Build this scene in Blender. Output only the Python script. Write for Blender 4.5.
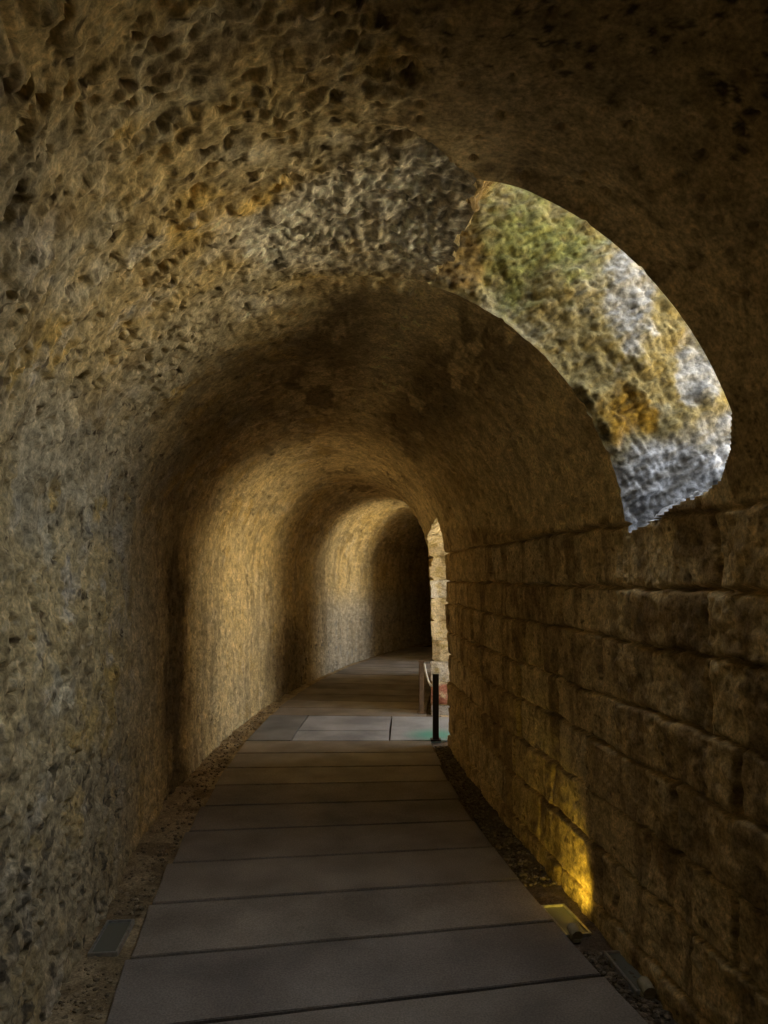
import bpy, bmesh, math, random
import numpy as np
from mathutils import Vector

random.seed(7)
S = bpy.context.scene
COL = S.collection
for o in list(bpy.data.objects):
    bpy.data.objects.remove(o)

# ------------------------------------------------------------------ camera, sky, sun, exposure
EYE = 1.6
cam = bpy.data.cameras.new('camera')
cam.sensor_fit = 'VERTICAL'
cam.sensor_height = 36.0
cam.sensor_width = 27.0
cam.lens = 740.0 / 1024.0 * 36.0
cam.shift_y = 63.0 / 1024.0
cam.clip_start = 0.02
camo = bpy.data.objects.new('camera', cam)
COL.objects.link(camo)
camo.location = (0, 0, EYE)
camo.rotation_euler = (math.pi / 2, 0, 0)
S.camera = camo

S.view_settings.view_transform = 'Standard'
S.view_settings.look = 'None'
S.view_settings.gamma = 1.0
S.view_settings.use_curve_mapping = False
S.view_settings.exposure = 0.15

W = bpy.data.worlds.new('sky')
S.world = W
W.use_nodes = True
wn = W.node_tree.nodes
wn.clear()
wo = wn.new('ShaderNodeOutputWorld')
wb = wn.new('ShaderNodeBackground')
wtc = wn.new('ShaderNodeTexCoord')
wsep = wn.new('ShaderNodeSeparateXYZ')
wramp = wn.new('ShaderNodeValToRGB')
wmap = wn.new('ShaderNodeMapRange')
wmap.inputs['From Min'].default_value = -1
wmap.inputs['From Max'].default_value = 1
SKY, LAND = 4.1, 11.0                     # radiance of the blue sky and of the sunlit land below the horizon
e0, e1 = wramp.color_ramp.elements
e0.position, e0.color = .47, (1.0, .81, .49, 1)
e1.position, e1.color = .56, (.84 * SKY / LAND, .90 * SKY / LAND, 1.0 * SKY / LAND, 1)
L_ = W.node_tree.links
L_.new(wtc.outputs['Generated'], wsep.inputs[0])
L_.new(wsep.outputs['Z'], wmap.inputs['Value'])
L_.new(wmap.outputs['Result'], wramp.inputs['Fac'])
L_.new(wramp.outputs['Color'], wb.inputs['Color'])
wb.inputs['Strength'].default_value = LAND
W.node_tree.links.new(wb.outputs[0], wo.inputs[0])

try:
    S.cycles.diffuse_bounces = 7
    S.cycles.max_bounces = 12
    S.cycles.sample_clamp_indirect = 6.0
    S.cycles.use_denoising = True
    S.cycles.denoising_input_passes = 'RGB_ALBEDO_NORMAL'
    S.cycles.denoising_prefilter = 'ACCURATE'
except Exception:
    pass


def portal(loc, direction, sx, sy):
    l = bpy.data.lights.new('daylight_portal', 'AREA')
    l.shape = 'RECTANGLE'
    l.size, l.size_y = sx, sy
    l.cycles.is_portal = True
    o = bpy.data.objects.new('daylight_portal', l)
    COL.objects.link(o)
    o.location = loc
    o.rotation_euler = Vector(direction).to_track_quat('-Z', 'Y').to_euler()


# ------------------------------------------------------------------ noise in numpy
def hash3(ix, iy, iz, seed):
    with np.errstate(over='ignore'):
        h = (ix.astype(np.uint32) * np.uint32(374761393) + iy.astype(np.uint32) * np.uint32(668265263)
             + iz.astype(np.uint32) * np.uint32(2147483647 - 58321) + np.uint32((seed * 974711) & 0xffffffff))
        h = (h ^ (h >> np.uint32(13))) * np.uint32(1274126177)
        h = (h ^ (h >> np.uint32(16))) * np.uint32(2246822519)
        h = h ^ (h >> np.uint32(15))
    return h


def rnd(h, k=0):
    with np.errstate(over='ignore'):
        h = (h + np.uint32((k * 0x9E3779B9) & 0xffffffff)) * np.uint32(2654435761)
        h = h ^ (h >> np.uint32(15))
    return h.astype(np.float64) / 4294967295.0


def vnoise(p, seed=0):
    """smooth value noise, about -1..1"""
    f = np.floor(p)
    i = f.astype(np.int64)
    t = p - f
    t = t * t * t * (t * (t * 6 - 15) + 10)
    r = np.zeros(len(p))
    for dx in (0, 1):
        wx = t[:, 0] if dx else 1 - t[:, 0]
        for dy in (0, 1):
            wy = t[:, 1] if dy else 1 - t[:, 1]
            for dz in (0, 1):
                wz = t[:, 2] if dz else 1 - t[:, 2]
                r += wx * wy * wz * rnd(hash3(i[:, 0] + dx, i[:, 1] + dy, i[:, 2] + dz, seed))
    return r * 2 - 1


def fbm(p, scale, octs=4, seed=0, gain=0.5):
    q = p / scale
    a, tot, r = 1.0, 0.0, np.zeros(len(p))
    for k in range(octs):
        r += a * vnoise(q + 17.3 * k, seed + k)
        tot += a
        a *= gain
        q = q * 2.03
    return r / tot * 1.6


def worley(p, scale, seed=0):
    """distance to the nearest feature point and that point's random number"""
    q = p / scale
    i = np.floor(q).astype(np.int64)
    best = np.full(len(p), 9.0)
    rid = np.zeros(len(p))
    for dx in (-1, 0, 1):
        for dy in (-1, 0, 1):
            for dz in (-1, 0, 1):
                cx, cy, cz = i[:, 0] + dx, i[:, 1] + dy, i[:, 2] + dz
                h = hash3(cx, cy, cz, seed)
                ddx = cx + rnd(h, 1) - q[:, 0]
                ddy = cy + rnd(h, 2) - q[:, 1]
                ddz = cz + rnd(h, 3) - q[:, 2]
                d = ddx * ddx + ddy * ddy + ddz * ddz
                m = d < best
                best = np.where(m, d, best)
                rid = np.where(m, rnd(h, 4), rid)
    return np.sqrt(best), rid


def sstep(a, b, x):
    t = np.clip((x - a) / (b - a), 0, 1)
    return t * t * (3 - 2 * t)


def mixc(c, col, f):
    f = np.clip(f, 0, 1)[:, None]
    return c * (1 - f) + np.array(col)[None, :] * f


# ------------------------------------------------------------------ the plan of the curved gallery
R0, CY = 22.0, 7.2
CX = -0.45 + R0


def refx(d):
    return CX - np.sqrt(np.maximum(R0 * R0 - (np.asarray(d, float) - CY) ** 2, 1.0))


_dl = [-6, 2.2, 2.66, 3.4, 5, 7.5, 10, 12, 15, 21]
_wl = [-1.30, -1.30, -1.25, -1.19, -1.18, -1.09, -1.05, -1.02, -1.05, -1.25]
_dr = [-6, 0, 2.15, 2.9, 4, 6, 7.05, 8.6, 10, 13, 15, 21]
_wr = [1.0, .98, 1.0, 1.06, 1.12, 1.10, 1.06, 0.96, 0.98, 1.02, 1.05, 1.25]
_fine = np.linspace(-6, 21, 1081)


def _smooth(xs, ys):
    v = np.interp(_fine, xs, ys)
    k = np.hanning(25)
    k /= k.sum()
    return np.convolve(np.pad(v, 12, mode='edge'), k, mode='valid')


_WL, _WR = _smooth(_dl, _wl), _smooth(_dr, _wr)


def wl(d):
    return np.interp(d, _fine, _WL)


def wr(d):
    return np.interp(d, _fine, _WR)


SPRING, RISE = 1.66, 1.17
FLOOR_Z = -0.035

# openings: (d0, d1)
OP = {'window': (2.20, 3.02), 'door_a': (7.05, 8.60), 'door_b': (12.1, 13.3)}


# ------------------------------------------------------------------ shell grid
def seq(a, b, step):
    n = max(2, int(round((b - a) / step)) + 1)
    return np.linspace(a, b, n)[:-1]


D = np.concatenate([seq(-4, 1.2, .09), seq(1.2, 2.2, .0085), seq(2.2, 3.02, .0085), seq(3.02, 5, .009),
                    seq(5, 7.05, .015), seq(7.05, 8.6, .018), seq(8.6, 12.1, .03), seq(12.1, 13.3, .04),
                    seq(13.3, 20.0, .06), [20.0]])
zl = np.linspace(FLOOR_Z, SPRING, 190)[:-1]
ph = np.linspace(180, 0, 431)
NL, NA = len(zl), len(ph)
zr = np.linspace(SPRING, FLOOR_Z, 190)[1:]
PHI = np.concatenate([np.full(NL, 180.0), ph, np.full(len(zr), 0.0)])
ZW = np.concatenate([zl, np.full(NA, np.nan), zr])
ND, NU = len(D), len(PHI)

dd = np.repeat(D, NU)
phi = np.tile(PHI, ND)
zw = np.tile(ZW, ND)
pr = np.radians(phi)
_wld, _wrd = wl(dd), wr(dd)
cw, hw = (_wld + _wrd) / 2, (_wrd - _wld) / 2
px = refx(dd) + cw + hw * np.cos(pr)
_zz = np.where(np.isnan(zw), SPRING, zw)
px -= .022 * sstep(.2, 1.6, _zz) * np.clip(np.cos(pr), 0, 1)          # the right wall leans in a little
arc = np.isnan(zw)
pz = np.where(arc, SPRING + RISE * np.sin(pr), zw)
P = np.stack([px, dd, pz], 1)
nrm = np.stack([-np.cos(pr), np.zeros_like(pr), np.where(arc, -np.sin(pr), 0.0)], 1)
isleft = (phi >= 180)
isright = (phi <= 0)


def turb(p, scale, octs, seed):
    a, r, q = 1.0, np.zeros(len(p)), p / scale
    for k in range(octs):
        r += a * np.abs(vnoise(q + 9.7 * k, seed + k))
        a *= .6
        q = q * 2.1
    return r


def rough_disp(p):
    w = np.stack([fbm(p, .05, 3, 1, .65), fbm(p, .05, 3, 5, .65), fbm(p, .05, 3, 9, .65)], 1)
    f1, r1 = worley((p + .035 * w) * np.array([1, 1, .75]), .066, 5)
    pit = (r1 > .60) * sstep(.34, .24, f1) * (.3 + r1)
    f2, r2 = worley(p + .018 * w, .045, 9)
    pit2 = (r2 > .60) * sstep(.40, .26, f2)
    f3, r3 = worley(p + .03 * w, .075, 12)
    clod = sstep(.52, .36, f3) * (r3 > .5)
    patch = sstep(-.25, .3, fbm(p, .5, 2, 33))
    return (fbm(p, .55, 3, 20) * .030 + (turb(p, .09, 5, 30) - .8) * .014 + clod * .013
            - pit * .052 * (.35 + .65 * patch) - pit2 * .026 * (.3 + .7 * patch))


def smooth_disp(p):
    f2, r2 = worley(p, .05, 41)
    pit = (r2 > .62) * sstep(.30, .14, f2 + .12 * vnoise(p / .02, 4))
    return fbm(p, .6, 3, 50) * .012 + fbm(p, .07, 3, 60) * .003 - pit * .016


def mid_disp(p):
    q = p * np.array([1.0, .40, 1.0])
    f2, r2 = worley(p * np.array([1, .6, 1]), .07, 43)
    pit = (r2 > .55) * sstep(.38, .18, f2 + .15 * vnoise(p / .03, 4))
    return fbm(p, .6, 3, 52) * .022 + (turb(q, .06, 4, 62) - .7) * .012 - pit * .028


# masonry courses of the right wall
COURSE = [-.14, .09, .352, .595, .85, 1.07, 1.33, 1.55, 1.805, 2.06]


# where the upright joints stand (seen from the camera: column -> distance along the wall)
_dq = np.linspace(2.0, 12, 2000)
_xq = 384 + 740 * (refx(_dq) + wr(_dq)) / _dq
JOINTS = {0: [560, 660], 1: [505, 540, 600, 613, 690], 2: [478, 515, 552, 590, 647, 735], 3: [470, 492, 520, 588, 680],
          4: [462, 480, 520, 558, 618, 743], 5: [458, 475, 500, 527, 544, 604, 713], 6: [470, 495, 565, 635, 712],
          7: [466, 494, 540, 586, 625, 720, 733], 8: [480, 560, 640]}


def masonry(p, d, z):
    """relief and per block random number of the dressed stone"""
    wz = z + .012 * vnoise(p / .13, 70) + .006 * vnoise(p / .04, 71)
    wd = d + .010 * vnoise(p / .12, 72) + .005 * vnoise(p / .03, 73)
    c = np.clip(np.searchsorted(COURSE, wz) - 1, 0, len(COURSE) - 2)
    lo, hi = np.array(COURSE)[c], np.array(COURSE)[c + 1]
    dz = np.minimum(wz - lo, hi - wz)
    rr = random.Random(11)
    de = np.full(len(p), 9.0)
    rb = np.zeros(len(p))
    for k in range(len(COURSE) - 1):
        e = [float(np.interp(-q, -_xq, _dq)) for q in sorted(JOINTS[k], reverse=True)]
        x = e[0]
        while x > -6:
            x -= rr.choice([.48, .55, .62, .70, .78])
            e.insert(0, x)
        x = e[-1]
        while x < 21.5:
            x += rr.choice([.40, .48, .55, .62, .70, .78])
            e.append(x)
        e = np.array(e)
        m = c == k
        j = np.clip(np.searchsorted(e, wd[m]) - 1, 0, len(e) - 2)
        de[m] = np.minimum(wd[m] - e[j], e[j + 1] - wd[m])
        rb[m] = rnd(hash3(np.full(j.shape, k), j, j * 0, 5))
    hide = sstep(.35, .7, vnoise(p / .7, 75) * .5 + .5)          # stretches where the joint is tight
    gz = sstep(.009 + .012 * np.clip(vnoise(p / .3, 76), 0, 1), .001, dz)
    gd = sstep(.012, .003, de) * (1 - .3 * hide)
    edge = np.minimum(dz, de)
    rel = (rb - .5) * .022 - .045 * np.maximum(gz, gd) - .006 * sstep(.022, 0, edge)
    f2, r2 = worley(p, .045, 77)
    pit = (r2 > .7) * sstep(.4, .15, f2)
    rel += fbm(p, .18, 5, 78, .68) * .012 + fbm(p, .03, 2, 79) * .004 - pit * .010
    return rel, rb


rgh, smo, mid = rough_disp(P), smooth_disp(P), mid_disp(P)
n1 = fbm(P, .5, 3, 90)
nn = fbm(P, .22, 3, 91)
# rough conglomerate over the left side and the vault left of the light shaft, smoother plaster elsewhere
d_lip = 2.22 - .24 * np.clip((phi - 73) / 15, 0, 1)
edge_phi = np.where(dd < d_lip + .03 * nn, 91 + 4 * nn, np.where(dd < 3.02, 66 + 0 * nn, 100 + 10 * n1))
m_rough = sstep(-3, 3, phi - edge_phi)
m_rough = np.where(isleft, 1.0, m_rough)
far = sstep(3.0, 3.5, dd + .25 * n1 + .010 * np.clip(phi - 90, -60, 90) * -1 + .55)
m_rough = m_rough * (1 - .55 * sstep(2.9, 3.3, dd + .16 * n1 - .9 * sstep(90, 175, phi)))
m_near = 1 - sstep(2.1, 2.2, dd)
base = np.where(dd < 2.3, smo, mid)
gm = np.exp(-(((dd - 2.55) / .50) ** 2)) * sstep(66, 78, phi) * sstep(128, 96, phi)
rgh = rgh * (1 - .6 * np.clip(gm * 1.5, 0, 1)) + gm * (turb(P, .045, 4, 190) - .7) * .022
disp = base * (1 - m_rough) + rgh * m_rough
# worn splay of the near lip of the light shaft
disp -= .035 * sstep(1.90, 2.24, dd) * (dd < 2.3) * np.clip(np.sin(np.radians((phi - 12) / 78 * 180)), 0, 1) * ((phi > 12) & (phi < 90))
mas, rblock = masonry(P, dd, pz)
stone_top = 1.86 + .05 * n1 + .12 * sstep(4, 6, dd)
m_mas = (phi < 90) * sstep(.02, -.02, pz - stone_top)
disp = disp * (1 - m_mas) + mas * m_mas
# keep openings' edges and the floor line tidy
_d0, _d1 = OP['window']
_ed = np.hypot(np.maximum(np.maximum(_d0 - dd, dd - _d1), 0), np.maximum(np.maximum(9 - phi, phi - 73), 0) * .02)
disp = disp * (.30 + .70 * sstep(0, .09, _ed))
disp += (1 - m_rough) * (dd < 2.3) * (.004 + .034 * sstep(66, 84, phi)) * (1 - m_mas)
disp = np.where(dd < .9, np.clip(disp, -.05, .03), disp)
PD = P + nrm * disp[:, None]

# ------------------------------------------------------------------ colours of the stone, with some light and shade painted in
big = fbm(P, 1.1, 3, 100)
med = fbm(P, .28, 4, 101, .6)
fin = fbm(P, .05, 3, 102, .6)
tan = np.array([.62, .485, .25])
c = np.repeat(tan[None], len(P), 0)
c = mixc(c, (.55, .47, .31), sstep(-.1, .5, big + .5 * med))              # greyer mortar
c = mixc(c, (.64, .46, .17), sstep(.15, .6, med - .3 * big))             # ochre
c = mixc(c, (.68, .62, .46), .7 * sstep(.4, .85, fbm(P, .4, 4, 104, .65)))  # pale lime bloom
c = mixc(c, (.30, .22, .11), .7 * sstep(.25, .75, fbm(P, .16, 4, 106, .6)))
_w = np.stack([fbm(P, .05, 3, 201, .65), fbm(P, .05, 3, 205, .65), fbm(P, .05, 3, 209, .65)], 1)
_f, _r = worley((P + .03 * _w) * np.array([1, 1, .8]), .058, 212)          # dark and pale pebbles of the conglomerate
c = mixc(c, (.10, .07, .04), .88 * (_r > .76) * sstep(.40, .28, _f))
c = mixc(c, (.66, .55, .34), .6 * (_r < .2) * sstep(.45, .3, _f))
_f, _r = worley(P + .015 * _w, .035, 213)
c = mixc(c, (.13, .09, .05), .8 * (_r > .78) * sstep(.42, .26, _f) * sstep(-.3, .2, med))
c = mixc(c, (.70, .60, .40), .6 * (_r < .15) * sstep(.45, .3, _f))  # brown clods
# grey cauliflower crust on the vault beside the shaft
gcol = mixc(np.repeat(np.array([[.86, .80, .68]]), len(P), 0), (.26, .24, .19), .75 * sstep(.15, .45, fbm(P, .03, 3, 107, .7)))
f = np.clip(gm * 1.6 - .35 + .9 * fbm(P, .2, 3, 108), 0, 1)[:, None]
c = c * (1 - f) + gcol * f
# plaster of the near vault and the lower lime render further on
pl = np.repeat(np.array([[.50, .38, .20]]), len(P), 0)
pl = mixc(pl, (.42, .31, .16), sstep(0, .6, big))
_f, _r = worley(P + .02 * _w, .042, 110)
_lens = sstep(1.78, 2.12, dd + .12 * n1 + .18 * np.sin(np.radians(np.clip(phi - 10, 0, 90) * 2))) * sstep(14, 24, phi)   # a lighter, less dotted plaster patch by the shaft
pl = mixc(pl, (.68, .53, .30), .8 * _lens)
pl = mixc(pl, (.06, .045, .03), (1 - .55 * _lens) * .92 * (_r > .35) * sstep(.40, .28, _f - .12 * med))
pl = mixc(pl, (.62, .50, .30), .5 * sstep(.2, .6, fbm(P, .3, 4, 113, .6)))
fr = np.repeat(np.array([[.72, .57, .31]]), len(P), 0)
Q = P * np.array([1, .30, 1])
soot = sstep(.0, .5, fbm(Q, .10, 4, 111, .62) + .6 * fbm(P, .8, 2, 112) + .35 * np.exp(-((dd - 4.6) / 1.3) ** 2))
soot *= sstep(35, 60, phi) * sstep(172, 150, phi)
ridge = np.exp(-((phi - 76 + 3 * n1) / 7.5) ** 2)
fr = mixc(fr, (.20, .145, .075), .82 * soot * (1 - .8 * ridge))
fr = mixc(fr, (.42, .31, .16), .6 * sstep(.15, .6, med))
fr = mixc(fr, (.84, .70, .42), .8 * ridge * sstep(6.5, 5.0, dd))
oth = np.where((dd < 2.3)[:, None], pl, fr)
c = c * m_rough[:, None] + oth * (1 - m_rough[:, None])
# left wall further on: vertical water stains, plus shade and cool light painted in
stain = fbm(P * np.array([1, 1, .22]), .12, 4, 120, .6)
_grey_falloff = sstep(1.25, .35, pz + .30 * med + .25 * big) * (phi > 150) * sstep(4.6, 3.9, dd)      # grey lower wall, with the view's edge falloff painted in
c = mixc(c, (.38, .325, .23), .6 * _grey_falloff)
_f, _r = worley((P + .04 * _w) * np.array([1, 1, .9]), .11, 235)
c = mixc(c, (.09, .075, .055), .8 * _grey_falloff * (_r > .62) * sstep(.44, .34, _f))
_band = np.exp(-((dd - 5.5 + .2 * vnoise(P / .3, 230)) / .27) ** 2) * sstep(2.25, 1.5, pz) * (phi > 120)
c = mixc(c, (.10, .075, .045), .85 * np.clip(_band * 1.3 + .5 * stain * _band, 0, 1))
_low_shade = np.exp(-((dd - 10.2) / 1.0) ** 2) * sstep(1.3, .5, pz + .3 * med) * (phi > 150)
c = mixc(c, (.09, .07, .05), .85 * _low_shade)  # shade low on the far left wall, painted as a dark patch
_f, _r = worley(P * np.array([1, 1, .7]) + .03 * _w, .09, 231)
c = mixc(c, (.07, .05, .035), .85 * (_r > .6) * sstep(.45, .3, _f) * (phi > 150) * sstep(9, 10.5, dd) * sstep(1.4, .6, pz))  # black pits of the far wall painted as dark spots
c = mixc(c, (.44, .44, .43), .6 * sstep(11.2, 12.2, dd) * (phi > 150) * sstep(1.5, .9, pz))  # cool daylight from the far doorway painted into the wall as grey
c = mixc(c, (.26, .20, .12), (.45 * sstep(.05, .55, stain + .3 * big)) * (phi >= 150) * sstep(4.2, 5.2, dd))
# dressed stone
mc = np.repeat(np.array([[.64, .49, .26]]), len(P), 0)
mc = mixc(mc, (.54, .40, .20), sstep(.45, .9, rblock))
mc = mixc(mc, (.68, .55, .33), .8 * sstep(.35, .05, rblock))
mc = mixc(mc, (.24, .16, .08), .75 * sstep(.1, .6, med))
_f, _r = worley(P + .015 * _w, .03, 240)
mc = mixc(mc, (.15, .10, .05), .75 * (_r > .75) * sstep(.42, .26, _f))
mc = mixc(mc, (.22, .15, .08), .6 * sstep(.15, .6, fbm(P * np.array([1, 1, .10]), .10, 4, 121, .6)))
c = c * (1 - m_mas[:, None]) + mc * m_mas[:, None]
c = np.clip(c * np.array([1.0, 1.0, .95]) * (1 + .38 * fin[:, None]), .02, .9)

# ------------------------------------------------------------------ faces, with the openings cut out
ii, jj = np.meshgrid(np.arange(ND - 1), np.arange(NU - 1), indexing='ij')
a = ii * NU + jj
quads = np.stack([a, a + NU, a + NU + 1, a + 1], -1).reshape(-1, 4)
fd = dd[quads].mean(1)
fphi = phi[quads].mean(1)
fz = pz[quads].mean(1)
jag = vnoise(np.stack([fd / .05, fz / .05, fd * 0], 1), 130)

jag2 = vnoise(np.stack([fd / .16, fz / .16, fd * 0], 1), 131)


def inside(name):
    d0, d1 = OP[name]
    ins = (fd > d0) & (fd < d1)
    t = np.clip((fd - d0) / (d1 - d0), 0, 1)
    if name == 'window':
        lowphi = 5.5 + 7.0 * (1 - t) + 9.0 * np.clip(1 - t / .22, 0, 1) ** 2 + .35 * jag
        return ins & (fphi < 73 + 1.6 * jag + 1.0 * jag2) & (fphi > lowphi)
    if name == 'door_a':
        top = 24 - 10 * t ** 1.5 + 1.0 * jag
        return ins & (fphi < top)
    return ins & (fphi < 58 + 2 * jag)


hole = {k: inside(k) for k in OP}
keep = ~(hole['window'] | hole['door_a'] | hole['door_b'])


# ------------------------------------------------------------------ materials
def nt(name):
    m = bpy.data.materials.new(name)
    m.use_nodes = True
    n = m.node_tree.nodes
    n.clear()
    out = n.new('ShaderNodeOutputMaterial')
    b = n.new('ShaderNodeBsdfPrincipled')
    m.node_tree.links.new(b.outputs[0], out.inputs[0])
    return m, n, m.node_tree.links, b


def stone_mat(name, rough=.92, spec=.15, bump=.5, scale=60.0, gain=1.0):
    m, n, L, b = nt(name)
    at = n.new('ShaderNodeAttribute')
    at.attribute_name = 'Col'
    tc = n.new('ShaderNodeTexCoord')
    n1_ = n.new('ShaderNodeTexNoise')
    n1_.inputs['Scale'].default_value = scale
    n1_.inputs['Detail'].default_value = 6
    n1_.inputs['Roughness'].default_value = .7
    L.new(tc.outputs['Object'], n1_.inputs['Vector'])
    mr = n.new('ShaderNodeMapRange')
    mr.inputs['From Min'].default_value = .3
    mr.inputs['From Max'].default_value = .7
    mr.inputs['To Min'].default_value = .42 * gain
    mr.inputs['To Max'].default_value = 1.48 * gain
    L.new(n1_.outputs['Fac'], mr.inputs['Value'])
    mx = n.new('ShaderNodeMix')
    mx.data_type = 'RGBA'
    mx.blend_type = 'MULTIPLY'
    mx.inputs['Factor'].default_value = 1
    L.new(at.outputs['Color'], mx.inputs['A'])
    L.new(mr.outputs['Result'], mx.inputs['B'])
    L.new(mx.outputs['Result'], b.inputs['Base Color'])
    bp = n.new('ShaderNodeBump')
    bp.inputs['Strength'].default_value = bump
    bp.inputs['Distance'].default_value = .012
    L.new(n1_.outputs['Fac'], bp.inputs['Height'])
    L.new(bp.outputs['Normal'], b.inputs['Normal'])
    b.inputs['Roughness'].default_value = rough
    b.inputs['Specular IOR Level'].default_value = spec
    return m


def plain_mat(name, col, rough=.5, metal=0.0, spec=.4, noise=.25, scale=40.0, bump=.1):
    m, n, L, b = nt(name)
    tc = n.new('ShaderNodeTexCoord')
    t = n.new('ShaderNodeTexNoise')
    t.inputs['Scale'].default_value = scale
    t.inputs['Detail'].default_value = 5
    L.new(tc.outputs['Object'], t.inputs['Vector'])
    r = n.new('ShaderNodeValToRGB')
    r.color_ramp.elements[0].position = .3
    r.color_ramp.elements[1].position = .72
    r.color_ramp.elements[0].color = tuple(v * (1 - noise) for v in col) + (1,)
    r.color_ramp.elements[1].color = tuple(min(1, v * (1 + noise)) for v in col) + (1,)
    L.new(t.outputs['Fac'], r.inputs['Fac'])
    L.new(r.outputs['Color'], b.inputs['Base Color'])
    bp = n.new('ShaderNodeBump')
    bp.inputs['Strength'].default_value = bump
    bp.inputs['Distance'].default_value = .004
    L.new(t.outputs['Fac'], bp.inputs['Height'])
    L.new(bp.outputs['Normal'], b.inputs['Normal'])
    b.inputs['Roughness'].default_value = rough
    b.inputs['Metallic'].default_value = metal
    b.inputs['Specular IOR Level'].default_value = spec
    return m


M_ROCK = stone_mat('conglomerate_rock', bump=.35, scale=55)
M_VAULT = stone_mat('vault_render', bump=.28, scale=70)
M_ASHLAR = stone_mat('dressed_stone', bump=.40, scale=75)
M_REVEAL = stone_mat('lichened_stone', bump=.6, scale=60)
M_EARTH = stone_mat('gutter_earth', bump=.7, scale=90)
M_GRAVEL = stone_mat('gravel_stone', bump=.2, scale=60)


# ------------------------------------------------------------------ mesh helpers
def np_mesh(name, verts, faces, mat, cols=None, kind=None, parent=None, smooth=True):
    me = bpy.data.meshes.new(name)
    faces = np.asarray(faces)
    used, inv = np.unique(faces.ravel(), return_inverse=True)
    v = np.asarray(verts, float)[used]
    k = faces.shape[1]
    nf = len(faces)
    me.vertices.add(len(v))
    me.vertices.foreach_set('co', v.astype(np.float32).ravel())
    me.loops.add(nf * k)
    me.loops.foreach_set('vertex_index', inv.astype(np.int32).ravel())
    me.polygons.add(nf)
    me.polygons.foreach_set('loop_start', (np.arange(nf) * k).astype(np.int32))
    me.polygons.foreach_set('loop_total', np.full(nf, k, np.int32))
    me.polygons.foreach_set('use_smooth', np.full(nf, smooth, bool))
    me.update(calc_edges=True)
    me.validate()
    if cols is not None:
        at = me.color_attributes.new('Col', 'FLOAT_COLOR', 'POINT')
        cc = np.ones((len(v), 4), np.float32)
        cc[:, :3] = np.asarray(cols)[used]
        at.data.foreach_set('color', cc.ravel())
    me.materials.append(mat)
    o = bpy.data.objects.new(name, me)
    COL.objects.link(o)
    if kind:
        o['kind'] = kind
    if parent:
        o.parent = parent
    return o


jf = np.tile(np.arange(NU - 1), ND - 1)
J_R = NL + int(np.argmin(np.abs(ph - 15)))
rows = {'wall_left': jf < NL, 'ceiling': (jf >= NL) & (jf < J_R), 'wall_right': jf >= J_R}
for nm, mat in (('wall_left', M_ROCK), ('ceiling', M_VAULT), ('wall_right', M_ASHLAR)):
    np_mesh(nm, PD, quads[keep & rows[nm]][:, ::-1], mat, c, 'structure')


# ------------------------------------------------------------------ the reveals of the openings
def boundary_edges(mask):
    q = quads[mask]
    e = np.concatenate([q[:, [0, 1]], q[:, [1, 2]], q[:, [2, 3]], q[:, [3, 0]]])
    es = np.sort(e, 1)
    key = es[:, 0].astype(np.int64) * (ND * NU) + es[:, 1]
    _, idx, cnt = np.unique(key, return_index=True, return_counts=True)
    e = e[idx[cnt == 1]]
    # the floor line of a doorway stays open
    low = (pz[e] < FLOOR_Z + .001).all(1)
    return e[~low]


def reveal(name, mask, dirfun, depth, nseg, relief, colfun):
    e = boundary_edges(mask)
    vid, inv = np.unique(e.ravel(), return_inverse=True)
    e = inv.reshape(-1, 2)
    n = len(vid)
    b0, f0 = P[vid], PD[vid]
    dv = dirfun(b0, phi[vid])
    ts = np.linspace(0, 1, nseg + 1)
    V = np.concatenate([b0 + dv * (depth * t) for t in ts])
    wgt = np.repeat(sstep(0, .05, ts), n)
    first = np.tile(f0 - b0, (nseg + 1, 1)) * np.repeat(1 - sstep(0, .12, ts), n)[:, None]
    # which face of the reveal: far (towards the viewer), near, or lower/upper
    d0, d1 = b0[:, 1].min(), b0[:, 1].max()
    isfar = np.tile(b0[:, 1] > d1 - 1e-4, nseg + 1)
    isnear = np.tile(b0[:, 1] < d0 + 1e-4, nseg + 1)
    nv = np.zeros_like(V)
    nv[:, 1] = np.where(isfar, -1, np.where(isnear, 1, 0))
    oth = ~(isfar | isnear)
    nv[oth] = np.tile(np.stack([-dv[:, 2], dv[:, 1] * 0, dv[:, 0]], 1), (nseg + 1, 1))[oth]
    rel = relief(V) * wgt
    V2 = V + first + nv * rel[:, None]
    cols = colfun(V, isfar)
    F = []
    for k in range(nseg):
        F.append(np.stack([e[:, 0] + k * n, e[:, 1] + k * n, e[:, 1] + (k + 1) * n, e[:, 0] + (k + 1) * n], 1))
    return np_mesh(name, V2, np.concatenate(F), M_REVEAL, cols, 'structure')


def shaft_dir(b, ph_):
    an = np.radians(12 + np.clip(ph_, 0, 73) * (64 - 12) / 73)
    sp = -.10 * sstep(OP['window'][0] + .4, OP['window'][0], b[:, 1])      # splayed near cheek
    return np.stack([np.cos(an), sp, np.sin(an)], 1)


def shaft_relief(p):
    q = np.stack([p[:, 0] + p[:, 2] * .55, p[:, 1], (p[:, 2] - .55 * p[:, 0]) * 2.2], 1)
    f1, r1 = worley(p, .13, 140)
    return fbm(p, .25, 3, 141) * .035 + (turb(q, .08, 5, 142) - .8) * .026 + sstep(.5, .3, f1) * .018 * (r1 > .7)


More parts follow.
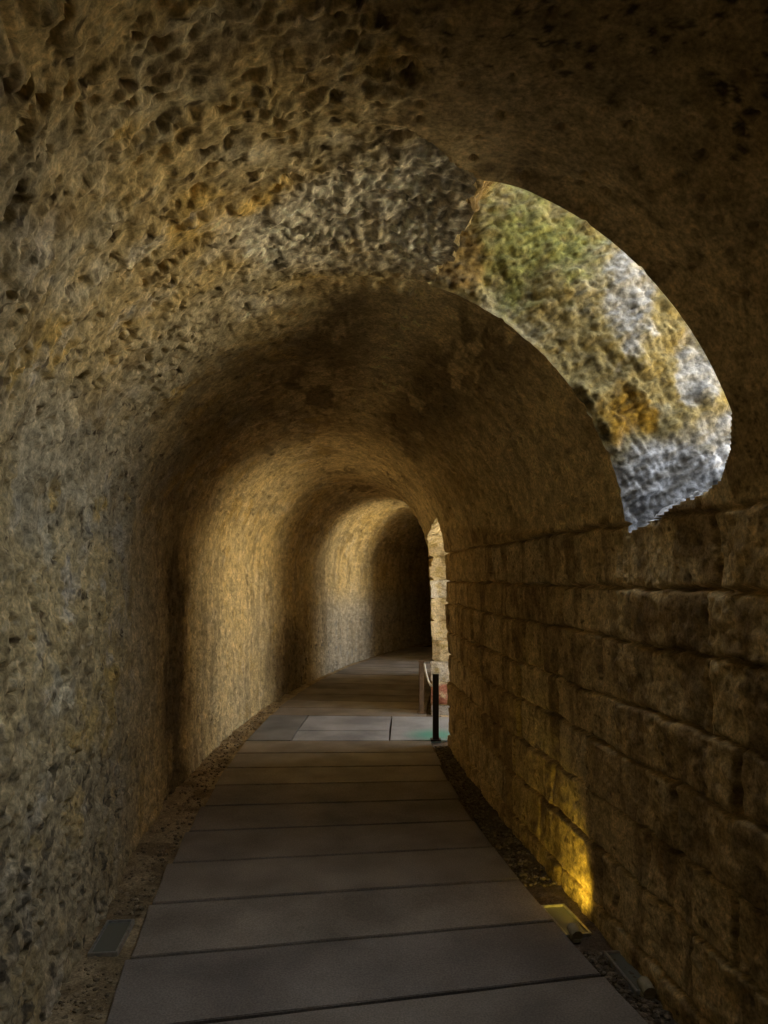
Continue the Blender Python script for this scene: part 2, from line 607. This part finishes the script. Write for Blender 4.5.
def shaft_col(p, isfar):
    x, z = p[:, 0], p[:, 2] - EYE
    cc = np.repeat(np.array([[.58, .47, .20]]), len(p), 0)
    m1, m2 = fbm(p, .16, 4, 150, .6), fbm(p, .05, 3, 151, .6)
    cc = mixc(cc, (.66, .58, .34), sstep(.05, .45, m1))
    cc = mixc(cc, (.50, .36, .10), .8 * sstep(.1, .5, fbm(p, .11, 4, 157, .6)) * sstep(.4, .6, z))
    cc = mixc(cc, (.30, .24, .12), .6 * sstep(.15, .6, m2))

    def blob(cx, cz, rx, rz):
        return np.exp(-(((x - cx) / rx) ** 2 + ((z - cz) / rz) ** 2)) + .35 * m1 + .2 * m2
    cc = mixc(cc, (.40, .40, .12), sstep(.25, .8, blob(.58, 1.36, .26, .24)))    # green algae at the top
    cc = mixc(cc, (.46, .28, .08), .8 * sstep(.35, .8, blob(.30, 1.30, .14, .20)))    # ochre
    cc = mixc(cc, (.72, .70, .64), sstep(.45, .85, blob(1.02, 1.10, .13, .30)))  # skylight on the outer cheek painted as white patches
    cc = mixc(cc, (.72, .70, .64), sstep(.45, .85, blob(1.28, .82, .13, .22)))
    cc = mixc(cc, (.62, .36, .04), .95 * sstep(.35, .75, blob(.98, .64, .13, .15)))     # orange lichen
    grey = sstep(.62, .40, z - .28 * (x - 1.2) + .12 * m1)
    gc = mixc(np.repeat(np.array([[.92, .93, .95]]), len(p), 0), (.46, .44, .40), sstep(0, .5, fbm(np.stack([x + z * .6, p[:, 1], (z - .6 * x) * 4.5], 1), .12, 5, 153, .65)))
    cc = cc * (1 - grey[:, None]) + gc * grey[:, None]
    _f, _r = worley(p + .02 * np.stack([m1, m2, m1], 1), .045, 154)
    cc = mixc(cc, (.24, .19, .10), .6 * (_r > .82) * sstep(.42, .28, _f) * (1 - grey))
    fi = fbm(p, .018, 3, 155, .65)
    return np.clip(.38 * cc * (1 + .35 * m2[:, None] + .4 * fi[:, None]), .02, .95)


reveal('window_1', hole['window'], shaft_dir, 0.66, 84, shaft_relief, shaft_col)


def door_dir(b, ph_):
    v = np.zeros((len(b), 3))
    v[:, 0] = 1
    v[:, 1] = -.12
    v[:, 2] = np.where(b[:, 2] > 1.75, .35, 0)
    return v


def door_relief(p):
    z = p[:, 2] + .01 * vnoise(p / .1, 160)
    k = np.searchsorted(COURSE, z)
    dz = np.min(np.abs(z[:, None] - np.array(COURSE)[None]), 1)
    return (rnd(hash3(k, k * 0, k * 0, 3)) - .5) * .05 - .035 * sstep(.018, 0, dz) + fbm(p, .12, 4, 161, .6) * .022


def door_col(p, isfar):
    z = p[:, 2]
    k = np.searchsorted(COURSE, z)
    r = rnd(hash3(k, k * 0, k * 0, 8))
    cc = np.repeat(np.array([[.60, .52, .36]]), len(p), 0)
    cc = mixc(cc, (.62, .60, .55), sstep(.4, .6, r))
    m1 = fbm(p, .07, 4, 162, .6)
    cc = mixc(cc, (.42, .34, .14), .7 * sstep(.1, .5, m1))
    cc = mixc(cc, (.42, .17, .13), .9 * ((z > .10) & (z < .34)) * sstep(-.3, .3, m1 + .2))
    cc = mixc(cc, (.5, .5, .52), .8 * (z < .09))
    return cc


def doorb_col(p, isfar):
    return np.repeat(np.array([[.50, .44, .32]]), len(p), 0) * (1 + .3 * fbm(p, .1, 3, 163))[:, None]


reveal('door_1', hole['door_a'], door_dir, 2.3, 80, door_relief, door_col)
reveal('door_2', hole['door_b'], door_dir, 2.0, 36, door_relief, doorb_col)

# ends of the gallery (dark turns of the corridor, closed far out of sight)
for nm, d in (('wall_back', -4.0), ('wall_front', 20.0)):
    i = int(np.argmin(np.abs(D - d)))
    ring = PD[i * NU:(i + 1) * NU]
    cen = np.array([[ring[:, 0].mean(), d, 1.2]])
    f = np.array([[k, k + 1, NU] for k in range(NU - 1)] + [[NU - 1, 0, NU]])
    if d > 0:
        f = f[:, ::-1]
    np_mesh(nm, np.concatenate([ring, cen]), f, M_ROCK, np.repeat(np.array([[.25, .18, .1]]), NU + 1, 0), 'structure')

# ------------------------------------------------------------------ floor: earth bed with gutters
dfl = np.concatenate([seq(-4, 1.5, .1), seq(1.5, 5, .014), seq(5, 9, .025), seq(9, 20, .06), [20.0]])
nw = 170
wv = np.linspace(0, 1, nw)
d2 = np.repeat(dfl, nw)
t2 = np.tile(wv, len(dfl))
x2 = refx(d2) + (wl(d2) - .10) + t2 * (wr(d2) - wl(d2) + .20)
B = np.stack([x2, d2, np.full(len(d2), FLOOR_Z + .005)], 1)
side = refx(d2)
m_l = sstep(-.80, -.92, x2 - side)
m_r = sstep(.80, .92, x2 - side)
f1, r1 = worley(B, .035, 170)
hgt = fbm(B, .12, 3, 171) * .008 + (.5 - f1) * .012 + .012 * sstep(.04, .2, np.abs(x2 - side) - .92)
B[:, 2] += hgt * np.maximum(m_l, m_r) + m_l * .012
bc = np.repeat(np.array([[.50, .40, .24]]), len(B), 0)
bc = mixc(bc, (.30, .23, .13), sstep(-.1, .5, fbm(B, .15, 3, 172)))
bc = mixc(bc, (.18, .14, .10), m_r)
bc = mixc(bc, (.045, .036, .028), (x2 - side > -.86) & (x2 - side < .86))
bc = bc * (1 + .35 * (r1 - .5))[:, None]
i3, j3 = np.meshgrid(np.arange(len(dfl) - 1), np.arange(nw - 1), indexing='ij')
a3 = i3 * nw + j3
fq = np.stack([a3, a3 + 1, a3 + nw + 1, a3 + nw], -1).reshape(-1, 4)
np_mesh('floor', B, fq, M_EARTH, bc, 'structure')

# terrace outside the doorways
gx, gy = np.meshgrid(np.linspace(.06, 3.3, 60), np.linspace(-12, 34, 80), indexing='ij')
mask_in = None
gv = np.stack([gx.ravel(), gy.ravel(), np.full(gx.size, -.022)], 1)
_gy = np.clip(gv[:, 1], -4, 20)
gv[:, 0] += refx(_gy) + wr(_gy)
gv[:, 2] += .008 * fbm(gv, 1.2, 3, 180)
gv[:, 2] = np.clip(gv[:, 2], -.033, -.012)
gi, gj = np.meshgrid(np.arange(59), np.arange(79), indexing='ij')
ga = gi * 80 + gj
gf = np.stack([ga, ga + 80, ga + 81, ga + 1], -1).reshape(-1, 4)
np_mesh('ground', gv, gf, M_EARTH, np.repeat(np.array([[.62, .50, .32]]), len(gv), 0), 'structure')

# portals that tell the renderer where the sky comes in
portal((1.42, 2.5, 2.75), (-.8, 0, -.6), 1.2, 1.9)
portal((3.0, 7.82, 1.3), (-1, 0, 0), 2.7, 1.7)
portal((3.7, 12.7, 1.5), (-1, 0, 0), 2.8, 1.8)


# ------------------------------------------------------------------ loose gravel (nobody could count it)
def gravel(right, count, seed, label):
    bm = bmesh.new()
    bmesh.ops.create_icosphere(bm, subdivisions=1, radius=1)
    bv = np.array([v.co[:] for v in bm.verts])
    bf = np.array([[v.index for v in f.verts] for f in bm.faces])
    bm.free()
    rs = np.random.RandomState(seed)
    V, F, C, off = [], [], [], 0
    for k in range(count):
        d = 1.8 + 7.5 * rs.rand() ** 1.7
        if 7.0 < d < 8.7 and right:
            continue
        if right:
            lo, hi = refx(d) + .925, refx(d) + wr(d) - .01
        else:
            lo, hi = refx(d) + wl(d) + .02, refx(d) + np.interp(d, [2.3, 3.5, 4.5, 5.3], [-1.06, -1.0, -.95, -.91])
        if hi < lo:
            continue
        x = lo + (hi - lo) * rs.rand()
        if right and 3.17 < d < 3.85 and x < refx(d) + 1.10:
            continue
        if not right and 3.0 < d < 3.5 and x > refx(d) - 1.12:
            continue
        r = .005 + .012 * rs.rand() ** 2.2
        if not right:
            r *= .8
        sc = r * np.array([1, .75 + .5 * rs.rand(), .55 + .3 * rs.rand()])
        an = rs.rand() * 6.28
        v = bv * sc * (1 + .25 * (rs.rand(len(bv), 1) - .5))
        v = np.stack([v[:, 0] * np.cos(an) - v[:, 1] * np.sin(an), v[:, 0] * np.sin(an) + v[:, 1] * np.cos(an), v[:, 2]], 1)
        V.append(v + np.array([x, d, FLOOR_Z + .014 + (0 if right else .012) + r * .25]))
        F.append(bf + off)
        off += len(bv)
        g = .5 + rs.rand()
        base = np.array([.22, .18, .13]) if right else np.array([.34, .27, .17])
        C.append(np.repeat((base * g)[None], len(bv), 0))
    o = np_mesh('gravel', np.concatenate(V), np.concatenate(F), M_GRAVEL, np.concatenate(C), 'stuff', smooth=False)
    o['label'] = label
    o['category'] = 'gravel'


gravel(True, 4200, 4, 'loose dark gravel in the gutter along the right stone wall')
gravel(False, 1700, 5, 'sparse tan pebbles in the gutter along the left rock wall')


# ------------------------------------------------------------------ concrete slabs of the walkway
def slab_material(name, col, teal=False):
    m, n, L, b = nt(name)
    tc = n.new('ShaderNodeTexCoord')
    big_ = n.new('ShaderNodeTexNoise')
    big_.inputs['Scale'].default_value = 2.4
    big_.inputs['Detail'].default_value = 5
    fine_ = n.new('ShaderNodeTexNoise')
    fine_.inputs['Scale'].default_value = 130
    fine_.inputs['Detail'].default_value = 4
    geo = n.new('ShaderNodeNewGeometry')
    L.new(geo.outputs['Position'], big_.inputs['Vector'])
    L.new(geo.outputs['Position'], fine_.inputs['Vector'])
    r = n.new('ShaderNodeValToRGB')
    r.color_ramp.elements[0].position = .32
    r.color_ramp.elements[1].position = .70
    r.color_ramp.elements[0].color = tuple(v * .72 for v in col) + (1,)
    r.color_ramp.elements[1].color = tuple(v * 1.25 for v in col) + (1,)
    L.new(big_.outputs['Fac'], r.inputs['Fac'])
    mr = n.new('ShaderNodeMapRange')
    mr.inputs['From Min'].default_value = .3
    mr.inputs['From Max'].default_value = .7
    mr.inputs['To Min'].default_value = .72
    mr.inputs['To Max'].default_value = 1.25
    L.new(fine_.outputs['Fac'], mr.inputs['Value'])
    mx = n.new('ShaderNodeMix')
    mx.data_type = 'RGBA'
    mx.blend_type = 'MULTIPLY'
    mx.inputs['Factor'].default_value = 1
    L.new(r.outputs['Color'], mx.inputs['A'])
    L.new(mr.outputs['Result'], mx.inputs['B'])
    last = mx.outputs['Result']
    if teal:                                   # turquoise patch around the foot of the post
        vm = n.new('ShaderNodeVectorMath')
        vm.operation = 'DISTANCE'
        vm.inputs[1].default_value = (.50, 7.42, 0)
        L.new(geo.outputs['Position'], vm.inputs[0])
        m2 = n.new('ShaderNodeMapRange')
        m2.inputs['From Min'].default_value = .10
        m2.inputs['From Max'].default_value = .34
        m2.inputs['To Min'].default_value = .8
        m2.inputs['To Max'].default_value = 0
        L.new(vm.outputs['Value'], m2.inputs['Value'])
        m3 = n.new('ShaderNodeMix')
        m3.data_type = 'RGBA'
        L.new(m2.outputs['Result'], m3.inputs['Factor'])
        L.new(last, m3.inputs['A'])
        m3.inputs['B'].default_value = (.10, .42, .34, 1)
        last = m3.outputs['Result']
    L.new(last, b.inputs['Base Color'])
    bp = n.new('ShaderNodeBump')
    bp.inputs['Strength'].default_value = .25
    bp.inputs['Distance'].default_value = .003
    L.new(fine_.outputs['Fac'], bp.inputs['Height'])
    L.new(bp.outputs['Normal'], b.inputs['Normal'])
    b.inputs['Roughness'].default_value = .8
    b.inputs['Specular IOR Level'].default_value = .25
    return m


M_SLAB = [slab_material('walkway_concrete', (.30, .265, .225)), slab_material('walkway_concrete_pale', (.335, .295, .245)),
          slab_material('walkway_concrete_dark', (.265, .235, .205))]
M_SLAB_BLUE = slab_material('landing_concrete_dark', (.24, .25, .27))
M_SLAB_SKYLIT = slab_material('landing_concrete_skylit', (.38, .405, .46))  # pale blue of the skylight put into the landing's concrete colour
M_SLAB_TEAL = slab_material('landing_concrete_skylit_teal', (.38, .405, .45), True)  # same skylight tint in the colour, with a turquoise patch


def polar(dmid, w):
    """point on the radial line that crosses w = -0.1 at distance dmid"""
    th = math.asin((dmid - CY) / (R0 + .1))
    r = R0 - w
    return CX - r * math.cos(th), CY + r * math.sin(th)


def slab(name, corners, mat, label, cat='slab', group=None, seed=0):
    """corners counter-clockwise in plan; slightly worn edges and thickness"""
    rr = random.Random(seed)
    bm = bmesh.new()
    top, n = [], 12
    pts = []
    for k in range(4):
        p, q = Vector(corners[k]), Vector(corners[(k + 1) % 4])
        steps = n if (q - p).length > .8 else 4
        nv = Vector((-(q - p).y, (q - p).x)).normalized()
        for s in range(steps):
            pts.append(p.lerp(q, s / steps) + nv * (rr.uniform(0, .0045) if s else .002))
    top = [bm.verts.new((p.x, p.y, 0)) for p in pts]
    bm.faces.new(top)
    ret = bmesh.ops.extrude_face_region(bm, geom=list(bm.faces))
    for v in ret['geom']:
        if isinstance(v, bmesh.types.BMVert):
            v.co.z = -.045
    bmesh.ops.recalc_face_normals(bm, faces=bm.faces)
    top_e = [e for e in bm.edges if all(abs(v.co.z) < 1e-5 for v in e.verts)]
    bmesh.ops.bevel(bm, geom=top_e, offset=.0035, segments=2, affect='EDGES', clamp_overlap=True)
    c0 = sum((Vector(p) for p in corners), Vector((0, 0))) / 4
    for v in bm.verts:
        v.co.x -= c0.x
        v.co.y -= c0.y
    me = bpy.data.meshes.new(name)
    bm.to_mesh(me)
    bm.free()
    me.materials.append(mat)
    o = bpy.data.objects.new(name, me)
    COL.objects.link(o)
    o.location = (c0.x, c0.y, rr.uniform(-.003, .001))
    o['label'] = label
    o['category'] = cat
    o['kind'] = 'thing'
    if group:
        o['group'] = group
    return o


WL_, WR_, GAP = -.885, .905, .019
ORD = ['first', 'second', 'third', 'fourth', 'fifth', 'sixth', 'seventh', 'eighth', 'ninth', 'tenth',
       'eleventh', 'twelfth', 'thirteenth', 'fourteenth', 'fifteenth', 'sixteenth']
lines = [2.275 + .4885 * k for k in range(11)]              # ten slabs up to the lit landing


def band(d0, d1, w0, w1, gap=GAP):
    return [polar(d0 + gap / 2, w0), polar(d0 + gap / 2, w1), polar(d1 - gap / 2, w1), polar(d1 - gap / 2, w0)]


for k in range(10):
    lab = 'grey brown concrete walkway slab, %s up from the bottom edge of the photo' % ORD[k]
    if k == 0:
        lab = 'grey concrete walkway slab cut off by the bottom edge of the photo'
    if k == 9:
        lab = 'concrete walkway slab just in front of the bluish lit landing'
    slab('walkway_slab', band(lines[k], lines[k + 1], float(np.interp(k, [0, 2, 4, 6], [-1.03, -.98, -.925, -.885])) + random.uniform(-.012, .012), WR_ + random.uniform(-.012, .012)),
         M_SLAB[(k * 2 + k // 3) % 3], lab, group='concrete walkway slabs', seed=k)
L0, L1 = lines[10], 8.42
Lm = 7.62
G = 'landing slabs by the side doorway'
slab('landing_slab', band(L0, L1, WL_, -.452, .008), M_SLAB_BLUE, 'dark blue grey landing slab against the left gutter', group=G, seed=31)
slab('landing_slab', band(L0, Lm, -.444, .50, .008), M_SLAB_SKYLIT, 'long pale landing slab lit by the doorway, nearer of the two', group=G, seed=32)
slab('landing_slab', band(Lm, L1, -.444, .50, .008), M_SLAB_SKYLIT, 'long pale landing slab lit by the doorway, farther of the two', group=G, seed=33)
slab('landing_slab', band(L0, L1, .508, 1.30, .008), M_SLAB_TEAL, 'pale landing slab with a turquoise patch reaching into the doorway', group=G, seed=34)
far_lines = [L1 + .49 * k for k in range(17)]
for k in range(16):
    lab = 'concrete walkway slab, %s beyond the lit landing' % ORD[k]
    if k == 0:
        lab = 'concrete walkway slab touching the far side of the lit landing'
    slab('walkway_slab', band(far_lines[k], far_lines[k + 1], WL_ + random.uniform(-.01, .01), WR_ - .01),
         M_SLAB[(k + k // 4) % 3], lab, group='concrete walkway slabs', seed=60 + k)


# ------------------------------------------------------------------ rope barrier beside the doorway
def link_bm(name, bm, mat, parent=None, smooth=False):
    me = bpy.data.meshes.new(name)
    bmesh.ops.recalc_face_normals(bm, faces=bm.faces)
    bm.to_mesh(me)
    bm.free()
    me.materials.append(mat)
    if smooth:
        for p in me.polygons:
            p.use_smooth = True
    o = bpy.data.objects.new(name, me)
    COL.objects.link(o)
    if parent:
        o.parent = parent
    return o


def add_box(bm, c, s, bev=.003, rot=None):
    r = bmesh.ops.create_cube(bm, size=1)
    vs = r['verts']
    for v in vs:
        v.co = Vector((v.co.x * s[0], v.co.y * s[1], v.co.z * s[2]))
    if bev:
        es = list({e for v in vs for e in v.link_edges})
        q = bmesh.ops.bevel(bm, geom=es, offset=bev, segments=2, affect='EDGES')
        vs = list({v for f in q['faces'] for v in f.verts} | {v for v in vs if v.is_valid})
    for v in vs:
        if rot is not None:
            v.co = rot @ v.co
        v.co += Vector(c)


def add_tube(bm, pts, r, n=10):
    rings = []
    for k, p in enumerate(pts):
        p = Vector(p)
        t = (Vector(pts[min(k + 1, len(pts) - 1)]) - Vector(pts[max(k - 1, 0)])).normalized()
        u = t.orthogonal().normalized() if k == 0 else (pu - t * pu.dot(t)).normalized()
        pu = u
        w = t.cross(u)
        rings.append([bm.verts.new(p + (u * math.cos(6.28318 * i / n) + w * math.sin(6.28318 * i / n)) * r) for i in range(n)])
    for k in range(len(rings) - 1):
        for i in range(n):
            bm.faces.new((rings[k][i], rings[k][(i + 1) % n], rings[k + 1][(i + 1) % n], rings[k + 1][i]))
    bm.faces.new(rings[0][::-1])
    bm.faces.new(rings[-1])


M_IRON = plain_mat('dark_painted_iron', (.018, .012, .012), .45, .3)
M_WOODP = plain_mat('weathered_brown_post', (.13, .085, .05), .7)
M_ROPE = plain_mat('white_rope', (.75, .74, .70), .8, noise=.2, scale=180, bump=.6)


def empty(name, loc, label, cat, group=None, rz=0):
    o = bpy.data.objects.new(name, None)
    o.empty_display_size = .1
    COL.objects.link(o)
    o.location = loc
    o.rotation_euler = (0, 0, rz)
    o['label'] = label
    o['category'] = cat
    if group:
        o['group'] = group
    return o


bx, by = .50, 7.16
bar = empty('rope_barrier', (bx, by, 0), 'low rope barrier of two posts standing in the lit side doorway', 'barrier')
qx, qy = -.065, 1.42
bm = bmesh.new()
add_box(bm, (0, 0, .315), (.058, .05, .63), .004)
add_box(bm, (0, 0, .008), (.10, .10, .016), .003)
add_box(bm, (0, 0, .636), (.064, .056, .014), .003)
o = link_bm('post', bm, M_IRON, bar)
o['label'] = 'dark iron post'
bm = bmesh.new()
add_box(bm, (qx, qy, .29), (.055, .055, .58), .005)
add_box(bm, (qx, qy, .60), (.066, .066, .035), .008)
add_box(bm, (qx, qy, .008), (.10, .10, .016), .003)
o = link_bm('post', bm, M_WOODP, bar)
o['label'] = 'weathered brown post'
bm = bmesh.new()
pts = []
for k in range(25):
    t = k / 24
    pts.append((qx + .03 + (-qx - .03) * t, qy - .03 + (.03 - qy + .025) * t, .575 + (.56 - .575) * t - .22 * 4 * t * (1 - t) * .55))
add_tube(bm, pts, .011)
o = link_bm('rope', bm, M_ROPE, bar, True)
o['label'] = 'sagging white rope'

# ------------------------------------------------------------------ recessed floor lights in the gutters
M_FRAME = plain_mat('galvanised_frame', (.48, .48, .47), .45, .7, noise=.3)
M_HOOD = plain_mat('lamp_body', (.42, .38, .26), .5, .1)
M_DARK = plain_mat('dark_lamp_body', (.03, .03, .03), .5, .2)


def lens_mat(name, emit):
    m, n, L, b = nt(name)
    b.inputs['Base Color'].default_value = (.17, .18, .15, 1)
    t = n.new('ShaderNodeTexNoise')
    t.inputs['Scale'].default_value = 60
    r = n.new('ShaderNodeMapRange')
    r.inputs['To Min'].default_value = .15
    r.inputs['To Max'].default_value = .5
    L.new(t.outputs['Fac'], r.inputs['Value'])
    L.new(r.outputs['Result'], b.inputs['Roughness'])
    if emit:
        b.inputs['Emission Color'].default_value = (1, .72, .06, 1)
        b.inputs['Emission Strength'].default_value = emit
    return m


def floor_light(loc, rz, label, lit, group):
    root = empty('floor_uplight', loc, label, 'floor light', group, rz)
    root.scale = (.85, .85, .85)
    bm = bmesh.new()                       # rectangular frame set in the gutter
    for s in (-1, 1):
        add_box(bm, (s * .066, .17, .004), (.014, .36, .03), .002)
        add_box(bm, (0, .17 + s * .173, .004), (.12, .014, .03), .002)
    link_bm('frame', bm, M_FRAME, root)
    bm = bmesh.new()
    add_box(bm, (0, .17, .002), (.122, .336, .012), .002)
    link_bm('glass_cover', bm, M_GLASS, root)
    if lit is None:
        return root
    bm = bmesh.new()                       # tilted lamp head at the near end
    add_tube(bm, [(-.03, -.055, .030), (-.03, -.045, .032), (-.03, .0, .046), (-.03, .012, .05)], .030, 18)
    add_box(bm, (-.03, -.03, .006), (.05, .05, .02), .003)
    hd = link_bm('lamp_head', bm, M_HOOD, root)
    bm = bmesh.new()
    add_tube(bm, [(-.03, .0125, .0502), (-.03, .0165, .0515)], .024, 18)
    link_bm('lens', bm, M_LENS_ON if lit else M_LENS_OFF, hd)
    if lit:
        l = bpy.data.lights.new('uplight_beam', 'SPOT')
        l.energy = lit
        l.color = (1.0, .68, .07)
        l.spot_size = math.radians(96)
        l.spot_blend = 1.0
        l.shadow_soft_size = .025
        lo = bpy.data.objects.new('uplight_beam', l)
        COL.objects.link(lo)
        lo.parent = root
        lo.location = (-.03, .045, .066)
        lo.rotation_euler = Vector((.31, .92, .42)).to_track_quat('-Z', 'Y').to_euler()
    return root


M_GLASS = lens_mat('dusty_glass', 0)
M_LENS_OFF = lens_mat('lamp_lens', 0)
M_LENS_ON = lens_mat('lit_lamp_lens', 1.0)
GL = 'floor lights in the gutters'
floor_light((.872, 3.32, FLOOR_Z + .012), .17, 'floor light glowing yellow at the foot of the right stone wall', 5.5, GL)
floor_light((1.03, 2.86, FLOOR_Z + .02), .12, 'unlit floor light in the dark right gutter nearest the camera', 0, GL)
floor_light((-1.185, 3.12, FLOOR_Z + .03), .10, 'unlit floor light with pale frame in the left gutter', None, GL)
